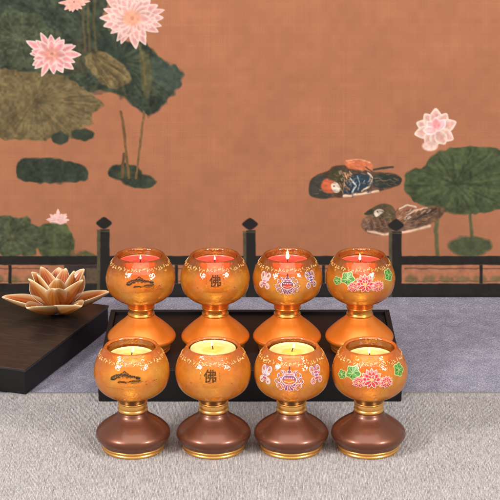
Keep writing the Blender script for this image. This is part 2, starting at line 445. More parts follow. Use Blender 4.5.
    big = [(-60, -40), (30, -50), (112, -40), (106, 4), (112, 32), (130, 42), (148, 44), (158, 58), (180, 70), (182, 80), (170, 98), (150, 114), (120, 96), (98, 92), (60, 96), (10, 90), (-50, 60)]
    brush(118, 60, big, ((76, 84, 62), (38, 44, 40), (64, 76, 60), (84, 84, 58)), 190, 21, 2.6, .45)
    blob([(150, 58), (166, 62), (181, 70), (182, 80), (172, 92), (160, 84), (152, 72)], (66, 80, 72), soft=4, alpha=.55, wob=1.2)
    leaf(20, 40, 42, 30, G2, (96, 98, 72), .3, 7); leaf(78, 58, 22, 16, (60, 60, 46), (88, 82, 58), .2, 3)
    blob([(84, 58), (97, 52), (112, 56), (126, 68), (131, 80), (118, 88), (104, 86), (92, 74)], OL, soft=2, wob=1.4, var=.35)
    brush(92, 56, [(112, 56), (126, 68), (131, 80), (118, 88), (104, 86)], ((136, 116, 76), (76, 66, 46)), 40, 8, 1.8, .5, .05)
    for a in ((96, 58, 122, 84), (100, 56, 128, 78), (92, 62, 110, 86)): stroke([(a[0], a[1]), (a[2], a[3])], .8, (74, 66, 46), alpha=.6)
    blob([(140, 50), (150, 60), (152, 84), (146, 100), (141, 80)], OL2, soft=2.5, alpha=.8)
    stroke([(138, 42), (144, 62), (145, 84)], 2.2, (100, 88, 58), soft=1.6)
    for x in (84, 89, 95): stroke([(x, -20), (x-1, 20), (x+1, 50)], 2.4, (94, 82, 54), alpha=.75, soft=2)
    blob([(-70, 66), (30, 72), (64, 76), (84, 88), (96, 96), (104, 106), (92, 112), (93, 122), (84, 128), (80, 138), (63, 137), (20, 140), (-60, 128)], OL, soft=2, wob=1.5, var=.3)
    for ex, ey in ((100, 106), (92, 96), (90, 120), (80, 134), (66, 138), (76, 84), (46, 140), (10, 136), (52, 76)): stroke([(36, 100), (ex, ey)], 1.1, (84, 74, 50), alpha=.75, soft=2)
    brush(34, 100, [(64, 76), (84, 88), (96, 96), (104, 106), (92, 112), (93, 122), (84, 128), (80, 138), (63, 137), (20, 140), (-60, 128), (-70, 66), (30, 72)], ((132, 112, 76), (84, 74, 50), (120, 104, 74)), 150, 5, 2.2, .5)
    ell(83, 134.5, 12, 6, G1, soft=2, wob=1.2); ell(60, 138, 9, 6, G1, soft=2, wob=1)
    blob([(20, 160), (52, 158), (70, 162), (84, 167), (89, 174), (84, 181), (64, 183), (20, 180)], G1, soft=2, wob=1.2, var=.3)
    ell(125, 172, 17, 8.5, G1, soft=2, wob=1.2, var=.3); ell(139, 181, 18, 7.5, G1, .1, soft=2, wob=1.2, var=.3); ell(124, 174, 8, 4, (72, 72, 50), soft=4, alpha=.6)
    stroke([(121, 112), (125, 140), (129, 178)], 2.6, (112, 84, 54)); stroke([(144, 112), (140, 145), (136, 178)], 2.4, (116, 88, 58)); stroke([(124, 154), (122, 177)], 3, (98, 74, 50))
    # flowers
    PK, PE, PT = (212, 164, 154), (222, 192, 182), (194, 126, 124)
    flower(132, 18, 31, 20, PK, PE, (220, 150, 118), 11, .86, PT)
    flower(52, 54, 27, 10, (216, 156, 152), (226, 198, 190), (206, 136, 118), 5, .78, (214, 120, 130))
    flower(74, 2, 14, 8, (236, 134, 112), (242, 206, 196), None, 8, .8)
    flower(58, 220, 12, 8, (222, 160, 150), (236, 204, 196), None, 9)
    blob([(40, 226), (62, 224), (70, 230), (74, 244), (72, 258), (50, 262), (36, 244)], (78, 84, 56), soft=2, wob=1, var=.3)
    leaf(12, 236, 34, 20, (70, 76, 54), (98, 98, 70), .1, 6)
    blob([(74, 256), (82, 251), (92, 253), (98, 258)], (90, 92, 58), soft=2, wob=1)
    # right flower and leaves
    for t, L in ((3.5, 21), (4.1, 20), (4.7, 22), (5.3, 20), (5.9, 22), (2.95, 22), (2.2, 18), (1.6, 16), (.5, 20), (1.0, 17)):
        petal(436, 130, L, 13, t, (216, 172, 156), (228, 204, 190), (200, 124, 120))
    for t in (3.9, 4.6, 5.3, 3.2): petal(437, 131, 14, 9, t, (232, 172, 170), (244, 224, 220))
    ell(430, 146, 8, 5, (230, 190, 176), soft=2); ell(436, 124, 4, 5, (222, 130, 132), soft=3, alpha=.7)
    blob([(404, 182), (407, 173), (415, 169), (424, 167), (430, 158), (442, 151), (470, 146), (510, 152), (530, 176), (516, 204), (470, 214), (440, 211), (420, 204), (408, 196)], (70, 78, 52), soft=2, wob=1.3, var=.3)
    for ex, ey in ((408, 186), (418, 170), (440, 154), (470, 150), (505, 160), (520, 186), (480, 210), (440, 208)): stroke([(456, 184), (ex, ey)], 1.2, (52, 58, 40), alpha=.7, soft=2)
    stroke([(438, 205), (436, 232), (438, 262)], 4, (76, 84, 54), soft=2, alpha=.8); stroke([(470, 212), (474, 262)], 3, (84, 88, 58), soft=2)
    leaf(560, 110, 46, 34, (64, 70, 52), (92, 92, 66), .3, 12)
    ell(470, 246, 22, 10, (76, 82, 56), soft=3, wob=1.2)
    brush(456, 184, [(404, 182), (415, 169), (430, 158), (442, 151), (470, 146), (510, 152), (530, 176), (516, 204), (470, 214), (440, 211), (408, 196)], ((92, 100, 66), (50, 58, 40), (82, 92, 60)), 120, 4, 2.2, .5)
    # duck with the orange sail feather
    blob([(309, 190), (310, 181), (317, 175), (327, 171), (336, 165), (352, 166), (372, 172), (392, 173), (401, 178), (399, 185), (384, 190), (366, 195), (344, 197), (322, 198), (311, 196)], (84, 62, 50), soft=1.5, wob=.8, var=.3)
    blob([(309, 190), (311, 180), (320, 175), (330, 178), (332, 190), (328, 198), (312, 197)], (62, 60, 52), soft=2, wob=.6)
    blob([(321, 186), (325, 179), (334, 180), (337, 188), (332, 193), (324, 192)], (196, 96, 62), soft=1.6)
    blob([(331, 185), (336, 182), (340, 187), (339, 192), (334, 192)], (228, 206, 186), soft=1.2); ell(334, 186.2, .8, .7, (90, 60, 50))
    blob([(328, 178), (334, 170), (342, 168), (348, 176), (346, 190), (341, 193), (340, 184)], (70, 66, 46), soft=1.5)
    blob([(345, 161), (356, 159), (370, 162), (372, 168), (360, 170), (348, 168)], (204, 112, 72), soft=2, alpha=.9)
    for i in range(7):
        stroke([(341+i*1.2, 171+i*.6), (345+i*1.1, 178+i*.7), (344+i*1.6, 187)], 1.1, ((214, 172, 132), (120, 70, 48), (196, 140, 92))[i % 3], soft=1)
    blob([(348, 178), (362, 174), (370, 178), (366, 188), (352, 193), (344, 193)], (44, 60, 72), soft=1.5)
    stroke([(350, 178), (356, 186), (352, 192)], 1.3, (212, 208, 196)); stroke([(357, 176), (360, 184), (358, 190)], 1, (170, 176, 178))
    stroke([(368, 173), (373, 178), (370, 186), (362, 191)], 1.6, (222, 196, 168)); stroke([(344, 196), (360, 194.5), (378, 191)], 2.4, (228, 192, 162), soft=1.6)
    blob([(374, 176), (388, 174), (401, 178), (399, 184), (386, 188), (374, 186)], (48, 54, 48), soft=1.4); stroke([(374, 170), (384, 168), (393, 167)], 1.9, (60, 58, 48)); stroke([(372, 172), (366, 167)], 1.6, (90, 60, 46))
    stroke([(376, 181), (390, 180)], 1.1, (110, 98, 72), alpha=.8)
    d1 = [(312, 184), (326, 173), (352, 168), (392, 174), (399, 182), (384, 189), (350, 195), (314, 195)]
    plume(d1, ((120, 90, 66), (48, 44, 40), (164, 122, 90), (74, 82, 78)), 130, 3, .1, 4, .8, .6)
    plume([(338, 170), (350, 170), (352, 190), (340, 192)], ((226, 196, 160), (70, 50, 40), (198, 124, 80), (44, 56, 60)), 60, 5, 1.1, 3, .8, .85)
    plume([(352, 176), (374, 174), (372, 190), (350, 194)], ((206, 206, 200), (40, 58, 74), (60, 80, 96), (30, 36, 40)), 46, 6, 2.0, 3.5, .7, .8)
    plume([(346, 160), (368, 161), (370, 169), (350, 169)], ((226, 150, 110), (180, 92, 60)), 26, 7, .2, 5, .8, .6)
    stroke([(346, 160.5), (358, 159.5), (370, 162.5)], .9, (236, 190, 160), alpha=.7)
    # second duck, brown, half behind the post
    blob([(361, 226), (364, 217), (374, 215), (388, 214), (404, 214), (420, 210), (432, 206), (444, 208), (440, 218), (424, 227), (404, 232), (384, 235), (368, 233)], (112, 82, 64), soft=1.6, wob=.8, var=.35)
    blob([(366, 213), (374, 207), (383, 203.5), (392, 206), (396, 214), (392, 221), (380, 220), (372, 215)], (92, 76, 54), soft=1.3)
    blob([(364, 214), (371, 209), (374, 212), (370, 215)], (58, 58, 46)); blob([(374, 212), (379, 209), (384, 211), (381, 214), (376, 217)], (226, 204, 184), soft=1.2); ell(377.5, 211.4, .8, .7, (60, 50, 44))
    stroke([(368, 231), (384, 234.5), (410, 231), (430, 226)], 2.2, (222, 186, 158), soft=1.8)
    for i in range(9): stroke([(366+i*3, 219+(i % 2)), (370+i*3, 229)], .9, ((150, 118, 96), (74, 56, 48))[i % 2], alpha=.7)
    blob([(396, 214), (404, 206), (412, 208), (408, 216), (400, 222)], (150, 98, 72), soft=1.4); stroke([(399, 209), (408, 205), (416, 207)], 1.4, (222, 200, 180)); stroke([(404, 219), (414, 210), (427, 208)], 1.3, (206, 176, 150)); stroke([(412, 222), (422, 215), (436, 209)], 2.2, (66, 50, 44))
    d2 = [(363, 224), (376, 216), (404, 215), (432, 208), (440, 212), (424, 225), (400, 231), (372, 232)]
    plume(d2, ((166, 136, 112), (66, 50, 42), (140, 104, 82), (90, 76, 66)), 150, 9, 2.9, 3.5, .8, .7)
    plume([(370, 208), (384, 205), (394, 210), (390, 219), (376, 217)], ((126, 110, 82), (64, 58, 44)), 34, 10, .3, 3, .8, .6)
    plume([(398, 208), (428, 204), (434, 210), (404, 222)], ((226, 206, 184), (60, 46, 40), (170, 116, 88)), 46, 12, 2.6, 5, .8, .75)
    # painted railing
    def finial(cx, y0):
        blob([(cx, y0), (cx+4.5, y0+2.6), (cx+7.8, y0+6), (cx+5, y0+9.4), (cx, y0+12), (cx-5, y0+9.4), (cx-7.8, y0+6), (cx-4.5, y0+2.6)], DK, soft=1.3, var=.1)
    def rect(x0, y0, x1, y1, col, **k): poly([(x0, y0), (x1, y0), (x1, y1), (x0, y1)], col, soft=1.2, wob=.25, **k)
    rect(-130, 256, 630, 265, DK, var=.15); rect(-130, 283.5, 630, 301, DK, var=.15)
    rect(-130, 295, 630, 304, (30, 30, 31), var=.1)
    for a, b in ((-30, 50), (110, 243), (258, 389), (402, 560)):
        rect(a, 265, b, 283.5, (172, 112, 84), alpha=.55); stroke([(a+3, 268.5), (b-3, 268.5)], 1, (96, 70, 54)); stroke([(a+3, 281.2), (b-3, 281.2)], 1, (110, 84, 58))
        for q in range(int(a)+10, int(b)-6, 17): ell(q, 279, 7, 3.5, (96, 92, 58), soft=3, wob=1, alpha=.6)
        mid = (a+b)/2; rect(mid-1.5, 265, mid+1.5, 283.5, DK)
    rect(64, 265, 97, 284, (46, 44, 42), alpha=.9); rect(86, 268, 97, 283, (108, 88, 66), alpha=.75); rect(70, 250, 84, 256, (150, 96, 70), alpha=.4)
    for cx, yt in ((-45, 217), (104, 217), (250, 218), (396, 219), (545, 219)):
        rect(cx-7, yt+13, cx-3.4, 300, (84, 76, 56)); rect(cx-3.8, yt+12.4, cx+5.6, 300, DK, var=.1); stroke([(cx-6, yt+14.2), (cx+5, yt+14.2)], .8, (96, 84, 62)); finial(cx, yt)
    # vertex positions on the sheet: upright plane, trapezoid-corrected design units -> cm
    h, c, s = 75.8, math.cos(R(18)), math.sin(R(18)); D = 167.9 + BY
    b = (Y-250)/1785; a = (X-250)/1785
    k = D/(c - b*s)
    wxp = a*k; wz = h + (-s - b*c)*k
    return img, wxp, wz
img, PX, PZ = painting()
L = np.clip(img/255, 0, 1); L = np.where(L <= .04045, L/12.92, ((L+.055)/1.055)**2.4)*ALB
ny, nx = PX.shape
# the sheet rectangle is cut square: rows keep their own half-width
co = np.stack([PX*CM, np.zeros_like(PX), PZ*CM], -1).reshape(-1, 3).astype(np.float32)
me = bpy.data.meshes.new('silk_print')
me.vertices.add(nx*ny); me.vertices.foreach_set('co', co.ravel())
ii = np.arange((ny-1)*(nx-1)); r_ = ii//(nx-1); c_ = ii % (nx-1); v0 = r_*nx + c_
q = np.stack([v0, v0+nx, v0+nx+1, v0+1], -1).astype(np.int32)
me.loops.add(q.size); me.loops.foreach_set('vertex_index', q.ravel())
me.polygons.add(len(q)); me.polygons.foreach_set('loop_start', np.arange(0, q.size, 4, dtype=np.int32))
me.update(calc_edges=True)
at_ = me.color_attributes.new('paint', 'FLOAT_COLOR', 'POINT')
at_.data.foreach_set('color', np.concatenate([L.reshape(-1, 3), np.ones((nx*ny, 1))], 1).astype(np.float32).ravel())
back = empty('painted_backdrop', (0, BY*CM, 0))
tag(back, 'terracotta silk painting backdrop with lotus flowers, two ducks and a dark railing', 'backdrop')
pr = link('silk_print', me, M_print, back)
xw = float(abs(PX).max()); 
bm = bmesh.new(); bevel_box(bm, -xw-.5, xw+.5, .1, .8, -.15, float(PZ.max())+.3, .05)
link('backing_board', bm_mesh('backing_board', bm), M_blackwood, back)

# ------------------------------------------------------------------ trays
def make_tray():
    root = empty('wooden_tray', (0, .2155, 0))
    tag(root, 'low black rectangular tray with raised rim carrying the four orange-footed candle holders', 'tray')
    W, D, H = 16.5, 9.65, 3.7
    bm = bmesh.new(); bevel_box(bm, -W+.62, W-.62, -D+.62, D-.62, .05, 3.3, .02)
    link('tray_floor', bm_mesh('tray_floor', bm), M_blackwood, root)
    bm = bmesh.new()
    # one continuous mitred rim frame
    def ring(x, y, z): return [bm.verts.new((sx*x*CM, sy*y*CM, z*CM)) for sx, sy in ((-1, -1), (1, -1), (1, 1), (-1, 1))]
    rows = [ring(W, D, .02), ring(W, D, H), ring(W-.6, D-.6, H), ring(W-.6, D-.6, .02)]
    for A, B in zip(rows, rows[1:]+rows[:1]):
        for k in range(4): bm.faces.new((A[k], A[(k+1) % 4], B[(k+1) % 4], B[k]))
    bmesh.ops.bevel(bm, geom=list(bm.edges), offset=.09*CM, segments=3, affect='EDGES', profile=.6)
    bmesh.ops.recalc_face_normals(bm, faces=bm.faces)
    link('rim', bm_mesh('rim', bm, False), M_blackwood, root)
make_tray()

def make_stand():
    # far right corner and near right corner of the block, cm
    far, near = Vector((-17.0, 34.6)), Vector((-24.6, 13.7)); ax = (near-far).normalized(); L = (near-far).length
    perp = Vector((ax.y, -ax.x)); perp = perp if perp.x < 0 else -perp
    ctr = far + ax*L/2 + perp*8.5
    root = empty('display_stand', (ctr.x*CM, ctr.y*CM, 0), math.atan2(ax.y, ax.x))
    tag(root, 'thick dark wooden stand set askew at the left, under the golden lotus', 'stand')
    bm = bmesh.new(); bevel_box(bm, -L/2+.1, L/2-.1, -8.4, 8.4, .02, 2.7, .05)
    link('plinth', bm_mesh('plinth', bm), M_blackwood, root)
    bm = bmesh.new(); bevel_box(bm, -L/2, L/2, -8.5, 8.5, 2.703, 3.0, .08, 3)
    link('top_board', bm_mesh('top_board', bm), M_wood, root)
make_stand()

# ------------------------------------------------------------------ carved lotus ornament
def petal_mesh(L, W, rise, curl, cup, seed, nu=22, nv=32, thick=.30):
    rnd = random.Random(seed); tw = rnd.uniform(-.12, .12); bend = rnd.uniform(-.25, .25)
    vs, cols, fs = [], [], []
    for side in (1, -1):
        for i in range(nu+1):
            u = i/nu
            half = W/2 * (math.sin(math.pi*min(u*.92+.05, 1))**.75) * (1-.35*u) * (1 if u < .97 else .3)
            half = max(half, .04)
            ang = rise + curl*u*u
            x = L*u*math.cos(rise + curl*u*.45); z = L*u*math.sin(rise + curl*u*.45)
            for j in range(nv+1):
                v = j/nv*2-1
                lift = cup*half*(v*v) + .08*math.sin(3*v+seed)*half
                nx_, nz_ = -math.sin(ang), math.cos(ang)
                t = thick*(1-.75*abs(v))*(1-.5*u)/2*side + .022*math.sin(v*21+1.5*math.sin(3*u+seed))*math.sin(math.pi*u)*(1-v*v)
                vs.append(((x+nx_*(lift+t))*CM, (v*half + bend*u*u*W*.3 + tw*lift)*CM, (z+nz_*(lift+t))*CM))
                e = max(abs(v)**3.4, u**9)
                stripe = .5+.5*math.sin(v*21+1.5*math.sin(3*u+seed))
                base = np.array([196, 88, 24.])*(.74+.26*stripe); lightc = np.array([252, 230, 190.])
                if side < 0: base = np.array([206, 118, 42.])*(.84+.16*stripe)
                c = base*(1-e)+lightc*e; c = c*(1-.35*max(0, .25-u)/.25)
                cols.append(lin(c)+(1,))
    n = (nu+1)*(nv+1)
    for i in range(nu):
        for j in range(nv):
            a = i*(nv+1)+j; fs.append((a, a+nv+1, a+nv+2, a+1)); fs.append((n+a, n+a+1, n+a+nv+2, n+a+nv+1))
    for i in range(nu):
        for j in (0, nv):
            a = i*(nv+1)+j; f = (a, n+a, n+a+nv+1, a+nv+1); fs.append(f if j == 0 else f[::-1])
    for j in range(nv):
        a = nu*(nv+1)+j; fs.append((a, n+a, n+a+1, a+1)); fs.append((j, j+1, n+j+1, n+j))
    return from_pydata('petal', vs, fs, True, cols)
def make_lotus():
    root = empty('lotus_ornament', (-.229, .318, .0302), R(12))
    tag(root, 'golden carved lotus flower ornament lying open on the dark stand', 'ornament')
    k = 0
    for n, L_, W_, rise, curl, cup, z0, off, r0 in ((6, 6.2, 4.1, R(10), R(24), .55, .25, R(-8), .4), (6, 5.2, 3.7, R(44), R(22), .65, .5, R(22), .5), (5, 4.7, 3.1, R(66), R(12), .6, .7, R(-20), .9)):
        for i in range(n):
            a = 2*math.pi*i/n + off; me = petal_mesh(L_*(1+.05*math.sin(k*2.3)), W_, rise+.06*math.sin(k*1.7), curl, cup, k)
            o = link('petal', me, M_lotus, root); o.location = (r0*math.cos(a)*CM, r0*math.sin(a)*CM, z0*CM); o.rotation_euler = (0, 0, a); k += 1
    pm, nt, out = newmat('grey_seed_pod'); principled(nt, out, Base_Color=ramp(nt, noise(nt, coords(nt), 700, 2), [(.4, rgba((70, 62, 74))), (.6, rgba((150, 140, 146)))]), Roughness=.5)
    pod = link('seed_pod', lathe('seed_pod', spline([(0, .02), (1.0, .1), (.9, .8), (1.35, 2.1), (1.5, 2.5), (1.3, 2.7), (.6, 2.72), (0, 2.7)], 4), 40), pm, root)
    bm = bmesh.new()
    for r0, n in ((0, 1), (.55, 6), (1.08, 11)):
        for i in range(n):
            a = 2*math.pi*i/n
            bmesh.ops.create_uvsphere(bm, u_segments=8, v_segments=6, radius=.15*CM, matrix=Matrix.Translation((r0*math.cos(a)*CM, r0*math.sin(a)*CM, 2.72*CM)))
    link('seeds', bm_mesh('seeds', bm, True), pm, pod)
make_lotus()

# ------------------------------------------------------------------ candle holders
GLOBE_OUT = [(2.05, 5.92), (2.62, 6.12), (3.2, 6.55), (3.62, 7.16), (3.85, 8.1), (3.78, 9.0), (3.45, 9.92), (3.02, 10.6), (2.78, 10.98)]
def globe_r(z):
    P = GLOBE_SM
    for (r0, z0), (r1, z1) in zip(P[:-1], P[1:]):
        if z0 <= z <= z1: return r0 + (r1-r0)*(z-z0)/(z1-z0+1e-9)
    return P[0][0] if z < P[0][1] else P[-1][0]
GLOBE_SM = spline(GLOBE_OUT, 6)
globe_prof = [(0, 5.9), (1.0, 5.9)] + GLOBE_SM + [(2.70, 11.10), (2.60, 11.14), (2.50, 11.08), (2.44, 10.94)] + \
    spline([(2.42, 10.8), (2.52, 10.2), (2.62, 9.2), (2.62, 8.3), (2.3, 7.5), (1.4, 7.15), (0, 7.1)], 4)
globe_me = lathe('glass_globe', globe_prof, 128)
globe_me.materials.append(M_glass); globe_me.materials.append(M_cavity)
nrow = len(GLOBE_SM) + 1 + 4            # faces below this profile row belong to the outer wall and lip
for p in globe_me.polygons:
    r_mid = math.hypot(p.center.x, p.center.y)/CM; z_mid = p.center.z/CM
    if r_mid < 2.64 and 7.0 < z_mid < 10.95 and not (z_mid < 5.9): p.material_index = 1
def smooth_sharp(prof, seg=96, name='part'): return lathe(name, prof, seg)
dome_prof = [(0, .66), (3.24, .66), (3.30, .74), (3.46, 1.02), (3.58, 1.16)] + spline([(3.66, 1.22), (3.77, 1.42), (3.82, 1.72), (3.68, 2.08), (3.22, 2.54), (2.62, 2.98), (2.05, 3.38), (1.7, 3.70), (1.52, 4.05)], 5) + [(1.42, 4.12), (0, 4.12)]
flare_prof = [(0, .66), (3.26, .66), (3.32, .74), (3.42, .98)] + spline([(3.5, 1.05), (3.74, 1.3), (3.82, 1.6), (3.66, 1.95), (3.1, 2.55), (2.5, 3.1), (1.95, 3.55), (1.6, 3.9), (1.45, 4.08)], 5) + [(1.38, 4.12), (0, 4.12)]
foot_prof = [(0, 0), (3.06, 0), (3.15, .04), (3.19, .12), (3.18, .24), (3.11, .29), (3.10, .33), (3.17, .37), (3.24, .44), (3.26, .58), (3.22, .645), (3.15, .66), (0, .66)]
def neck_prof(kind):
    if kind == 'front':
        return [(0, 4.12), (1.46, 4.12), (1.52, 4.18), (1.53, 4.38), (1.46, 4.44), (1.44, 4.5), (1.47, 4.55), (1.48, 4.92), (1.44, 4.98), (1.5, 5.04), (1.53, 5.1), (1.5, 5.17), (0, 5.17)]
    return [(0, 4.12), (1.42, 4.12), (1.5, 4.18), (1.5, 4.30), (1.40, 4.36), (1.36, 4.5), (1.36, 4.78), (1.40, 4.9), (1.5, 4.95), (1.5, 5.08), (1.42, 5.14), (0, 5.14)]
cup_prof = [(0, 5.17)] + spline([(1.36, 5.17), (1.42, 5.26), (1.66, 5.42), (2.05, 5.62), (2.42, 5.80)], 4) + [(2.46, 5.84)] + [(2.44, 5.86), (0, 5.86)]
# the cup holds the globe: its rim lies just outside the glass
cup_prof = [(0, 5.16)] + spline([(1.38, 5.16), (1.46, 5.30), (1.70, 5.56), (2.10, 5.82), (2.52, 6.03), (2.70, 6.16)], 4) + [(2.70, 6.185), (2.62, 6.135), (2.05, 5.885), (0, 5.88)]
dome_me, flare_me, foot_me = lathe('base', dome_prof), lathe('base', flare_prof), lathe('foot_ring', foot_prof)
neckA, neckB, cup_me = lathe('neck_ring', neck_prof('front'), 72), lathe('neck_ring', neck_prof('back'), 72), lathe('cup', cup_prof, 72)

# --- paint laid on the globe: polygons in (u, z) cm wrapped on the glass, each layer a hair prouder
def wrap(u, z, off):
    r = globe_r(z) + off; a = u/3.8 - math.pi/2
    return (r*math.cos(a)*CM, r*math.sin(a)*CM, z*CM)
class Decal:
    def __init__(s): s.v, s.f, s.c, s.k, s.dz = [], [], [], 0, 0
    def shape(s, pts, col):
        s.k += 1; off = .020 + .0016*s.k; pts = [(x, z+s.dz) for x, z in pts]
        P = []
        for i, p in enumerate(pts):
            q = pts[(i+1) % len(pts)]; m = max(1, math.ceil(math.hypot(q[0]-p[0], q[1]-p[1])/.16))
            P += [(p[0]+(q[0]-p[0])*t/m, p[1]+(q[1]-p[1])*t/m) for t in range(m)]
        pts = P; n = len(pts); cx = sum(p[0] for p in pts)/n; cz = sum(p[1] for p in pts)/n
        rings = max(1, math.ceil(max(math.hypot(x-cx, z-cz) for x, z in pts)/.16))
        c = lin(col)+(1,); b = len(s.v); s.v.append(wrap(cx, cz, off)); s.c.append(c)
        for q in range(1, rings+1):
            for x, z in pts: s.v.append(wrap(cx+(x-cx)*q/rings, cz+(z-cz)*q/rings, off)); s.c.append(c)
        for i in range(n):
            j = (i+1) % n; s.f.append((b, b+1+i, b+1+j))
            for q in range(1, rings): s.f.append((b+1+(q-1)*n+i, b+1+q*n+i, b+1+q*n+j, b+1+(q-1)*n+j))
    def ell(s, cx, cz, rx, rz, col, rot=0, n=16):
        s.shape([(cx+rx*math.cos(t)*math.cos(rot)-rz*math.sin(t)*math.sin(rot), cz+rx*math.cos(t)*math.sin(rot)+rz*math.sin(t)*math.cos(rot)) for t in [2*math.pi*i/n for i in range(n)]], col)
    def petal(s, cx, cz, L, W, ang, col, edge=None):
        ca, sa = math.cos(ang), math.sin(ang)
        def q(k): return [(cx+(u*L*(1 if k == 1 else .9)+(0 if k == 1 else .03*L))*ca-v*W*k*sa, cz+(u*L*(1 if k == 1 else .9)+(0 if k == 1 else .03*L))*sa+v*W*k*ca) for u, v in ((0, .06), (.2, .3), (.5, .5), (.8, .36), (1, 0), (.8, -.36), (.5, -.5), (.2, -.3), (0, -.06))]
        if edge: s.shape(q(1), edge)
        s.shape(q(.7 if edge else 1), col)
    def stroke(s, pts, w, col):
        s.k += 1; off = .020+.0016*s.k; c = lin(col)+(1,); b = len(s.v); P = []; pts = [(x, z+s.dz) for x, z in pts]
        for p, q in zip(pts[:-1], pts[1:]):
            m = max(1, math.ceil(math.hypot(q[0]-p[0], q[1]-p[1])/.12)); P += [(p[0]+(q[0]-p[0])*t/m, p[1]+(q[1]-p[1])*t/m) for t in range(m)]
        pts = P+[pts[-1]]; n = len(pts)
        for i, (x, z) in enumerate(pts):
            x0, z0 = pts[max(i-1, 0)]; x1, z1 = pts[min(i+1, n-1)]; d = math.hypot(x1-x0, z1-z0)+1e-9
            ww = w*(.45 if i in (0, n-1) else 1)/2; px, pz = -(z1-z0)/d*ww, (x1-x0)/d*ww
            s.v += [wrap(x+px, z+pz, off), wrap(x-px, z-pz, off)]; s.c += [c, c]
        for i in range(n-1): s.f.append((b+2*i, b+2*i+1, b+2*i+3, b+2*i+2))
    def curl(s, cx, cz, r, a0, turns, w, col, dirn=1):
        s.stroke([(cx+r*(1-.65*t)*math.cos(a0+dirn*turns*6.28*t), cz+r*(1-.65*t)*math.sin(a0+dirn*turns*6.28*t)) for t in [i/14 for i in range(15)]], w, col)
    def mesh(s, name): return from_pydata(name, s.v, s.f, False, s.c)

WH, RED, PNK, GRN, LG = (250, 222, 206), (214, 44, 48), (240, 128, 120), (84, 168, 62), (142, 200, 96)
def d_lotus(d, cx, cz, r, seed):
    for L, W, n, c, e in ((1, .42, 9, PNK, WH), (.78, .4, 8, RED, (246, 176, 164)), (.5, .3, 6, (224, 58, 60), WH)):
        for i in range(n):
            t = math.pi*(-.12 + 1.24*i/(n-1)); d.petal(cx, cz-.1*r, r*L, r*W, t, c, e)
    for t in (-.5, -1.1, -2.0, -2.6): d.petal(cx, cz-.1*r, r*.7, r*.36, t, RED, WH)
    d.ell(cx, cz, .16*r, .12*r, (248, 206, 120))
def d_leaf(d, cx, cz, r, rot):
    d.k = 0; rnd = random.Random(int(cx*10)); out = []
    for i in range(36):
        t = 2*math.pi*i/36; f = 1 + .13*math.cos(5*t+rot) + rnd.uniform(-.05, .05); out.append((t, f))
    for k, c in ((1.06, (206, 222, 150)), (.92, (70, 146, 56))):
        d.shape([(cx+r*k*f*math.cos(t), cz+r*.86*k*f*math.sin(t)) for t, f in out], c)
    for i in range(6):
        t = rot+i*1.05; d.ell(cx+.45*r*math.cos(t), cz+.4*r*math.sin(t), .22*r, .14*r, (104, 178, 74) if i % 2 else (50, 124, 50), t)
    for i in range(8):
        t = rot + 2*math.pi*i/8 + rnd.uniform(-.2, .2); d.stroke([(cx, cz), (cx+r*.45*math.cos(t+.1), cz+r*.4*math.sin(t+.1)), (cx+r*.85*math.cos(t), cz+r*.75*math.sin(t))], .035, (216, 236, 160))
def design_lotus():
    d = Decal(); d_leaf(d, -2.0, 9.45, .78, .3); d_leaf(d, 3.3, 9.5, .72, 1.0); d_leaf(d, -3.3, 9.0, .5, 1.9)
    for x, z in ((-.9, 9.7), (.75, 9.65), (2.1, 9.1)): d.stroke([(x, z), (x+.12, z-.3), (x+.02, z-.7)], .06, (186, 204, 120))
    d.k = 0; d_lotus(d, -1.25, 8.62, .72, 2); d.k = 0; d_lotus(d, 1.5, 8.62, .78, 3); d.k = 8; d_lotus(d, .0, 9.0, 1.22, 1)
    return d.mesh('painted_lotus'), 'painted_lotus'
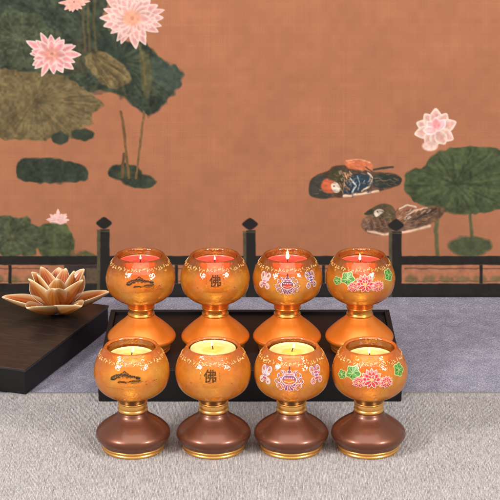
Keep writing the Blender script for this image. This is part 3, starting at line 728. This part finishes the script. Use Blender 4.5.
def d_emblem(d, cx, cz, s, c1, c2, c3, kind):
    """ornamental scrollwork emblem"""
    d.k = 0
    if kind == 0:      # jewelled vase between scrolls on a lotus foot
        for i in range(7): t = -math.pi/2+(i-3)*.42; d.petal(cx, cz-.25*s, .82*s, .34*s, t, c3 if i % 2 else c1, WH)
        for sx in (-1, 1):
            for (ox, oz, r, a, k) in ((.78, .35, .34, 1.6, 1), (.98, -.12, .28, 1.2, 1), (.80, -.55, .34, -1.6, -1)):
                d.curl(cx+sx*ox*s, cz+oz*s, r*s, a, .95, .16*s, WH, sx*k); d.curl(cx+sx*ox*s, cz+oz*s, r*s*.95, a, .9, .08*s, c1 if oz > -.3 else c3, sx*k)
            d.petal(cx+sx*.15*s, cz+.3*s, .62*s, .24*s, math.pi/2-sx*.75, c3, WH)
        d.ell(cx, cz+.02*s, .64*s, .46*s, WH); d.ell(cx, cz+.02*s, .56*s, .39*s, c1); d.ell(cx, cz-.1*s, .46*s, .22*s, c2)
        for i in range(5): d.ell(cx+(i-2)*.17*s, cz+.14*s, .055*s, .055*s, (252, 232, 214))
        d.stroke([(cx-.44*s, cz-.08*s), (cx, cz-.2*s), (cx+.44*s, cz-.08*s)], .06*s, (250, 210, 120))
        d.stroke([(cx-.4*s, cz+.48*s), (cx, cz+.42*s), (cx+.4*s, cz+.48*s)], .16*s, WH); d.stroke([(cx-.36*s, cz+.48*s), (cx, cz+.42*s), (cx+.36*s, cz+.48*s)], .08*s, c3)
        d.ell(cx, cz+.64*s, .22*s, .16*s, WH); d.ell(cx, cz+.64*s, .17*s, .12*s, c1); d.petal(cx, cz+.7*s, .4*s, .18*s, math.pi/2, (70, 40, 60), c2)
    else:
        for sx in (-1, 1):
            d.curl(cx+sx*.40*s, cz+.66*s, .34*s, -math.pi/2, .85, .2*s, WH, sx); d.curl(cx+sx*.40*s, cz+.66*s, .31*s, -math.pi/2, .85, .08*s, c3, sx)
            d.curl(cx+sx*.40*s, cz-.60*s, .36*s, math.pi/2, .85, .2*s, WH, -sx); d.curl(cx+sx*.40*s, cz-.60*s, .32*s, math.pi/2, .85, .08*s, c1, -sx)
            for a, L in ((.25, .8), (1.2, .7), (-.9, .75), (2.3, .9)): d.petal(cx, cz, L*s, .3*s, math.pi/2-sx*a, c1 if a > 0 else c3, WH)
        for k in range(3):
            d.ell(cx, cz+(.3-.3*k)*s, .36*s, .19*s, WH); d.ell(cx, cz+(.3-.3*k)*s, .28*s, .12*s, (c1, c3, c2)[k])
        d.stroke([(cx+.1*s, cz-.7*s), (cx-.05*s, cz), (cx+.05*s, cz+.7*s)], .06*s, c3); d.ell(cx, cz+.8*s, .13*s, .16*s, c3)
def design_emblems(var=0):
    d = Decal()
    d_emblem(d, -2.75, 9.05, .95, *(((236, 214, 226), (200, 70, 70), (182, 140, 186)) if not var else ((240, 190, 196), (206, 90, 90), (214, 150, 176))), 1)
    d_emblem(d, -.08+.06*var, 8.95-.05*var, 1.22-.1*var, *(((142, 66, 116), (238, 120, 50), (206, 92, 110)) if not var else ((112, 50, 96), (222, 60, 60), (158, 70, 120))), 0)
    d_emblem(d, 2.85, 9.15, .95, *(((214, 66, 96), (220, 60, 70), (160, 104, 160)) if not var else ((110, 74, 136), (170, 80, 110), (90, 84, 150))), 1)
    return d.mesh('painted_emblem'), 'painted_emblem'
def design_ink(var=0):
    d = Decal(); d.dz = 1.25; INK = (46, 40, 22); IN2 = (96, 74, 30)
    d.stroke([(-1.55, 7.72), (-1.2, 7.95), (-.9, 8.1), (-.45, 8.14), (0, 8.12), (.5, 8.06), (.95, 7.98), (1.45, 7.78)], .20, INK)
    d.stroke([(-1.5, 7.62), (-1.1, 7.66), (-.9, 7.86), (-.5, 7.92)], .16, INK)
    d.stroke([(-.62, 8.16), (-.3, 8.34), (-.1, 8.5), (.05, 8.36), (.38, 8.2)], .13, INK); d.stroke([(-.3, 8.16), (-.1, 8.3), (.12, 8.16)], .12, IN2)
    rj = random.Random(12)
    for i in range(46):
        x = rj.uniform(-1.5, 1.45); z = 8.08-.19*x*x*.8+rj.uniform(-.16, .16); a = rj.uniform(-.6, .6); l = rj.uniform(.1, .26)
        d.stroke([(x, z), (x+l*.5*math.cos(a), z+l*.5*math.sin(a)+.03), (x+l*math.cos(a), z+l*math.sin(a))], rj.uniform(.03, .08), INK if i % 3 else IN2)
    for i in range(14):
        x = rj.uniform(-.8, 1.6); z = 7.5+rj.uniform(-.12, .12); d.stroke([(x, z), (x+.12, z+.03), (x+.24, z)], .04, IN2)
    d.stroke([(-.75, 7.42), (-.45, 7.5), (-.1, 7.52), (.15, 7.42)], .17, INK); d.stroke([(.35, 7.55), (.75, 7.64), (1.2, 7.6), (1.5, 7.66)], .16, INK)
    d.stroke([(.55, 7.4), (.8, 7.46), (1.1, 7.4)], .12, IN2); d.ell(1.25, 7.86, .24, .12, INK); d.ell(-1.3, 7.66, .26, .10, INK)
    for x in (-.6, -.25, .15, .5, .85): d.stroke([(x, 8.06), (x+.03, 7.8)], .06, IN2)
    # small red and dark brush marks low on the right side
    rnd = random.Random(2)
    for i in range(12+26*var):
        x, z = 1.3-.8*var+rnd.uniform(0, 1.9), 6.95+rnd.uniform(-.1, .5); a = rnd.uniform(0, 3.1); l = rnd.uniform(.12, .25)
        d.stroke([(x, z), (x+l*math.cos(a)*.5, z+l*math.sin(a)*.6), (x+l*math.cos(a), z+l*math.sin(a)*.4)], .07, (206, 60, 40) if i % 3 else INK)
    for i in range(7):
        x, z = -1.9+i*.26, 6.75+rnd.uniform(-.06, .06); d.stroke([(x, z), (x+.09, z+.07), (x+.18, z)], .05, (150, 84, 30))
    return d.mesh('ink_scene'), 'ink_scene'
def design_character():
    cu = bpy.data.curves.new('glyph', 'FONT'); cu.body = '佛'; cu.size = 1; cu.align_x = 'CENTER'; cu.resolution_u = 4
    cu.offset = .022
    to = bpy.data.objects.new('glyph', cu); COL.objects.link(to)
    dg = bpy.context.evaluated_depsgraph_get(); m0 = bpy.data.meshes.new_from_object(to.evaluated_get(dg))
    bpy.data.objects.remove(to)
    d = Decal(); d.dz = 1.3; vs = [v.co.copy() for v in m0.vertices]; print('GLYPH', len(vs))
    if vs:
        x0, x1 = min(v.x for v in vs), max(v.x for v in vs); y0, y1 = min(v.y for v in vs), max(v.y for v in vs); k = 1.3/max(x1-x0, y1-y0)
        bm = bmesh.new(); bm.from_mesh(m0)
        bmesh.ops.triangulate(bm, faces=bm.faces); bm.verts.ensure_lookup_table()
        for v in bm.verts: d.v.append(wrap((v.co.x-(x0+x1)/2)*k-.05, (v.co.y-(y0+y1)/2)*k+9.3, .04)); d.c.append(lin((52, 40, 18))+(1,))
        d.f = [tuple(v.index for v in f.verts) for f in bm.faces]; bm.free()
    d.k = 4
    for sx in (-1, 1):
        for c in range(3):
            z = 8.28-c*.26; x = -.05+sx*.98
            d.stroke([(x-.07, z), (x+.07, z+.02)], .035, (128, 92, 34)); d.stroke([(x, z+.08), (x, z-.1)], .03, (128, 92, 34)); d.stroke([(x-.06, z-.09), (x+.07, z-.08)], .03, (128, 92, 34))
    for k in range(4): d.stroke([(-.9+.05*k, 7.2-.13*k), (-.05, 7.15-.13*k), (.8-.05*k, 7.2-.13*k)], .03, (206, 110, 40))
    d.stroke([(-.2, 7.42), (-.05, 7.5), (.1, 7.42)], .06, (150, 60, 36)); d.ell(-.05, 7.33, .16, .07, (190, 84, 44))
    for x in (-2.1, 2.05): d.stroke([(x, 7.1), (x+.1, 7.2), (x+.16, 7.05)], .07, (176, 64, 40))
    return d.mesh('painted_character'), 'painted_character'
def script_mesh():
    """ring of raised mantra-like relief strokes on the shoulder"""
    d = Decal(); rnd = random.Random(9); n = 46
    for i in range(n):
        u = (i/n-.5)*2*math.pi*3.8; z = 10.34
        for s in range(4):
            x = u+rnd.uniform(-.16, .16); zz = z+rnd.uniform(-.15, .15); a = rnd.choice((0, 0, math.pi/2, .8, 2.2)); l = rnd.uniform(.14, .26)
            d.k = 2; d.stroke([(x-l*math.cos(a)/2, zz-l*math.sin(a)/2), (x, zz), (x+l*math.cos(a)/2, zz+l*math.sin(a)/2)], .06, (255, 255, 255))
    me = from_pydata('raised_script', d.v, d.f, False)
    # thin relief: extrude every stroke inward to the glass
    bm = bmesh.new(); bm.from_mesh(me); r = bmesh.ops.extrude_face_region(bm, geom=list(bm.faces))
    for v in [g for g in r['geom'] if isinstance(g, bmesh.types.BMVert)]:
        v.co.x *= 1.008; v.co.y *= 1.008
    bmesh.ops.recalc_face_normals(bm, faces=bm.faces); bm.to_mesh(me); bm.free(); return me
script_me = script_mesh()
DES = {('ink', 0): design_ink(), ('character', 0): design_character(), ('emblem', 0): design_emblems(), ('lotus', 0): design_lotus()}
DES.update({('ink', 1): design_ink(1), ('character', 1): DES['character', 0], ('emblem', 1): design_emblems(1), ('lotus', 1): DES['lotus', 0]})

def holder(x, y, z, row, des, rz, label):
    root = empty('candle_holder', (x*CM, y*CM, z*CM), rz)
    tag(root, label, 'candle holder', 'glass globe candle holders in two rows')
    front = row == 'front'; body = M_copper if front else M_orange
    def part(name, me, m, par=root):
        o = bpy.data.objects.new(name, me); COL.objects.link(o); o.parent = par
        if len(me.materials) == 0: me.materials.append(m)
        o.material_slots[0].link = 'OBJECT'; o.material_slots[0].material = m
        return o
    part('foot_ring', foot_me, M_gold if front else M_gold2)
    part('base', dome_me if front else flare_me, body)
    part('neck_ring', neckA if front else neckB, M_gold if front else M_gold2)
    part('cup', cup_me, body)
    g = part('glass_globe', globe_me, M_glass if front else M_glass_back)
    dm = DES[des, 0 if front else 1]; part(dm[1], dm[0], M_decal, g)
    part('raised_script', script_me, M_script, g)
    return root

wax_cache = {}
def candle(x, y, z0, top, row, flame, label, seed):
    """tealight in the globe: z0 = foot of its holder, top = height of the wax above that foot (cm)"""
    bot = 8.9 if row == 'front' and top > 10.3 else 8.6
    root = empty('tealight_candle', (x*CM, y*CM, (z0+bot)*CM))
    tag(root, label, 'candle', 'candles in the glass globes')
    h = top-bot; r = 2.3 if row == 'front' else 2.42
    cup_p = [(0, 0), (2.2, 0), (r, .06), (r, h+.10), (r-.03, h+.13), (r-.07, h+.10), (r-.07, .1), (0, .1)]
    link('candle_cup', lathe('candle_cup', cup_p, 64), M_foil if row == 'front' else M_foil_red, root)
    wax_p = [(0, .11), (r-.085, .11)] + spline([(r-.085, h+.02), (r-.2, h-.03), (1.2, h-.04), (.5, h-.05), (.15, h-.02), (0, h-.01)], 4)
    link('wax', lathe('wax', wax_p, 64, .0, seed), M_cream_wax if row == 'front' else M_red_wax, root)
    rnd = random.Random(seed); lean = rnd.uniform(-.12, .12)
    vs, fs = [], []
    for i in range(5):
        t = i/4
        for k in range(8):
            a = k*math.pi/4; vs.append(((.06*math.cos(a)+lean*t*t*1.6)*CM, .06*math.sin(a)*CM, (h-.06+.5*t)*CM))
    for i in range(4):
        for k in range(8): fs.append((i*8+k, i*8+(k+1) % 8, i*8+8+(k+1) % 8, i*8+8+k))
    fs.append(tuple(range(32, 40)))
    wk = link('wick', from_pydata('wick', vs, fs), M_wick, root)
    if flame:
        f = link('flame', lathe('flame', spline([(0, 0), (.14*flame, .14*flame), (.19*flame, .36*flame), (.13*flame, .72*flame), (.05*flame, 1.02*flame), (0, 1.22*flame)], 5), 20), M_flame, wk)
        f.location = (lean*1.6*CM, 0, (h+.32)*CM); f.rotation_euler = (0, lean*.6, 0)
        l = bpy.data.lights.new('flame_light', 'POINT'); l.energy = .017; l.color = (1, .60, .26); l.shadow_soft_size = .004
        lo = bpy.data.objects.new('flame_light', l); COL.objects.link(lo); lo.location = (x*CM+lean*1.6*CM, y*CM, (z0+top+1.35)*CM)

FX = (-11.95, -3.72, 4.22, 12.1); BX = (-12.13, -3.87, 4.15, 12.24)
dn = ('ink', 'character', 'emblem', 'lotus')
look = ('black ink landscape', 'dark calligraphy character', 'purple and white emblems', 'red lotus and green leaves')
frz = (R(-6), R(-3), R(-4), R(-1)); brz = (R(3), R(2), R(-1), R(4)); 
for i in range(4):
    holder(FX[i], 0, 0, 'front', dn[i], frz[i], 'amber globe candle holder with %s, brown foot, front row' % look[i])
    holder(BX[i], 19.3, 3.31, 'back', dn[i], brz[i], 'amber globe candle holder with %s, orange foot, on tray' % look[i])
    candle(FX[i], 0, 0, (10.05, 10.75, 10.5, 9.95)[i], 'front', (.55, .5, .5, .5)[i], 'cream candle inside the brown-footed globe with %s' % look[i], i)
    candle(BX[i], 19.3, 3.31, (10.25, 10.2, 10.25, 10.15)[i], 'back', (.45, .45, 1, .7)[i], 'red candle inside the orange-footed globe with %s' % look[i], 10+i)
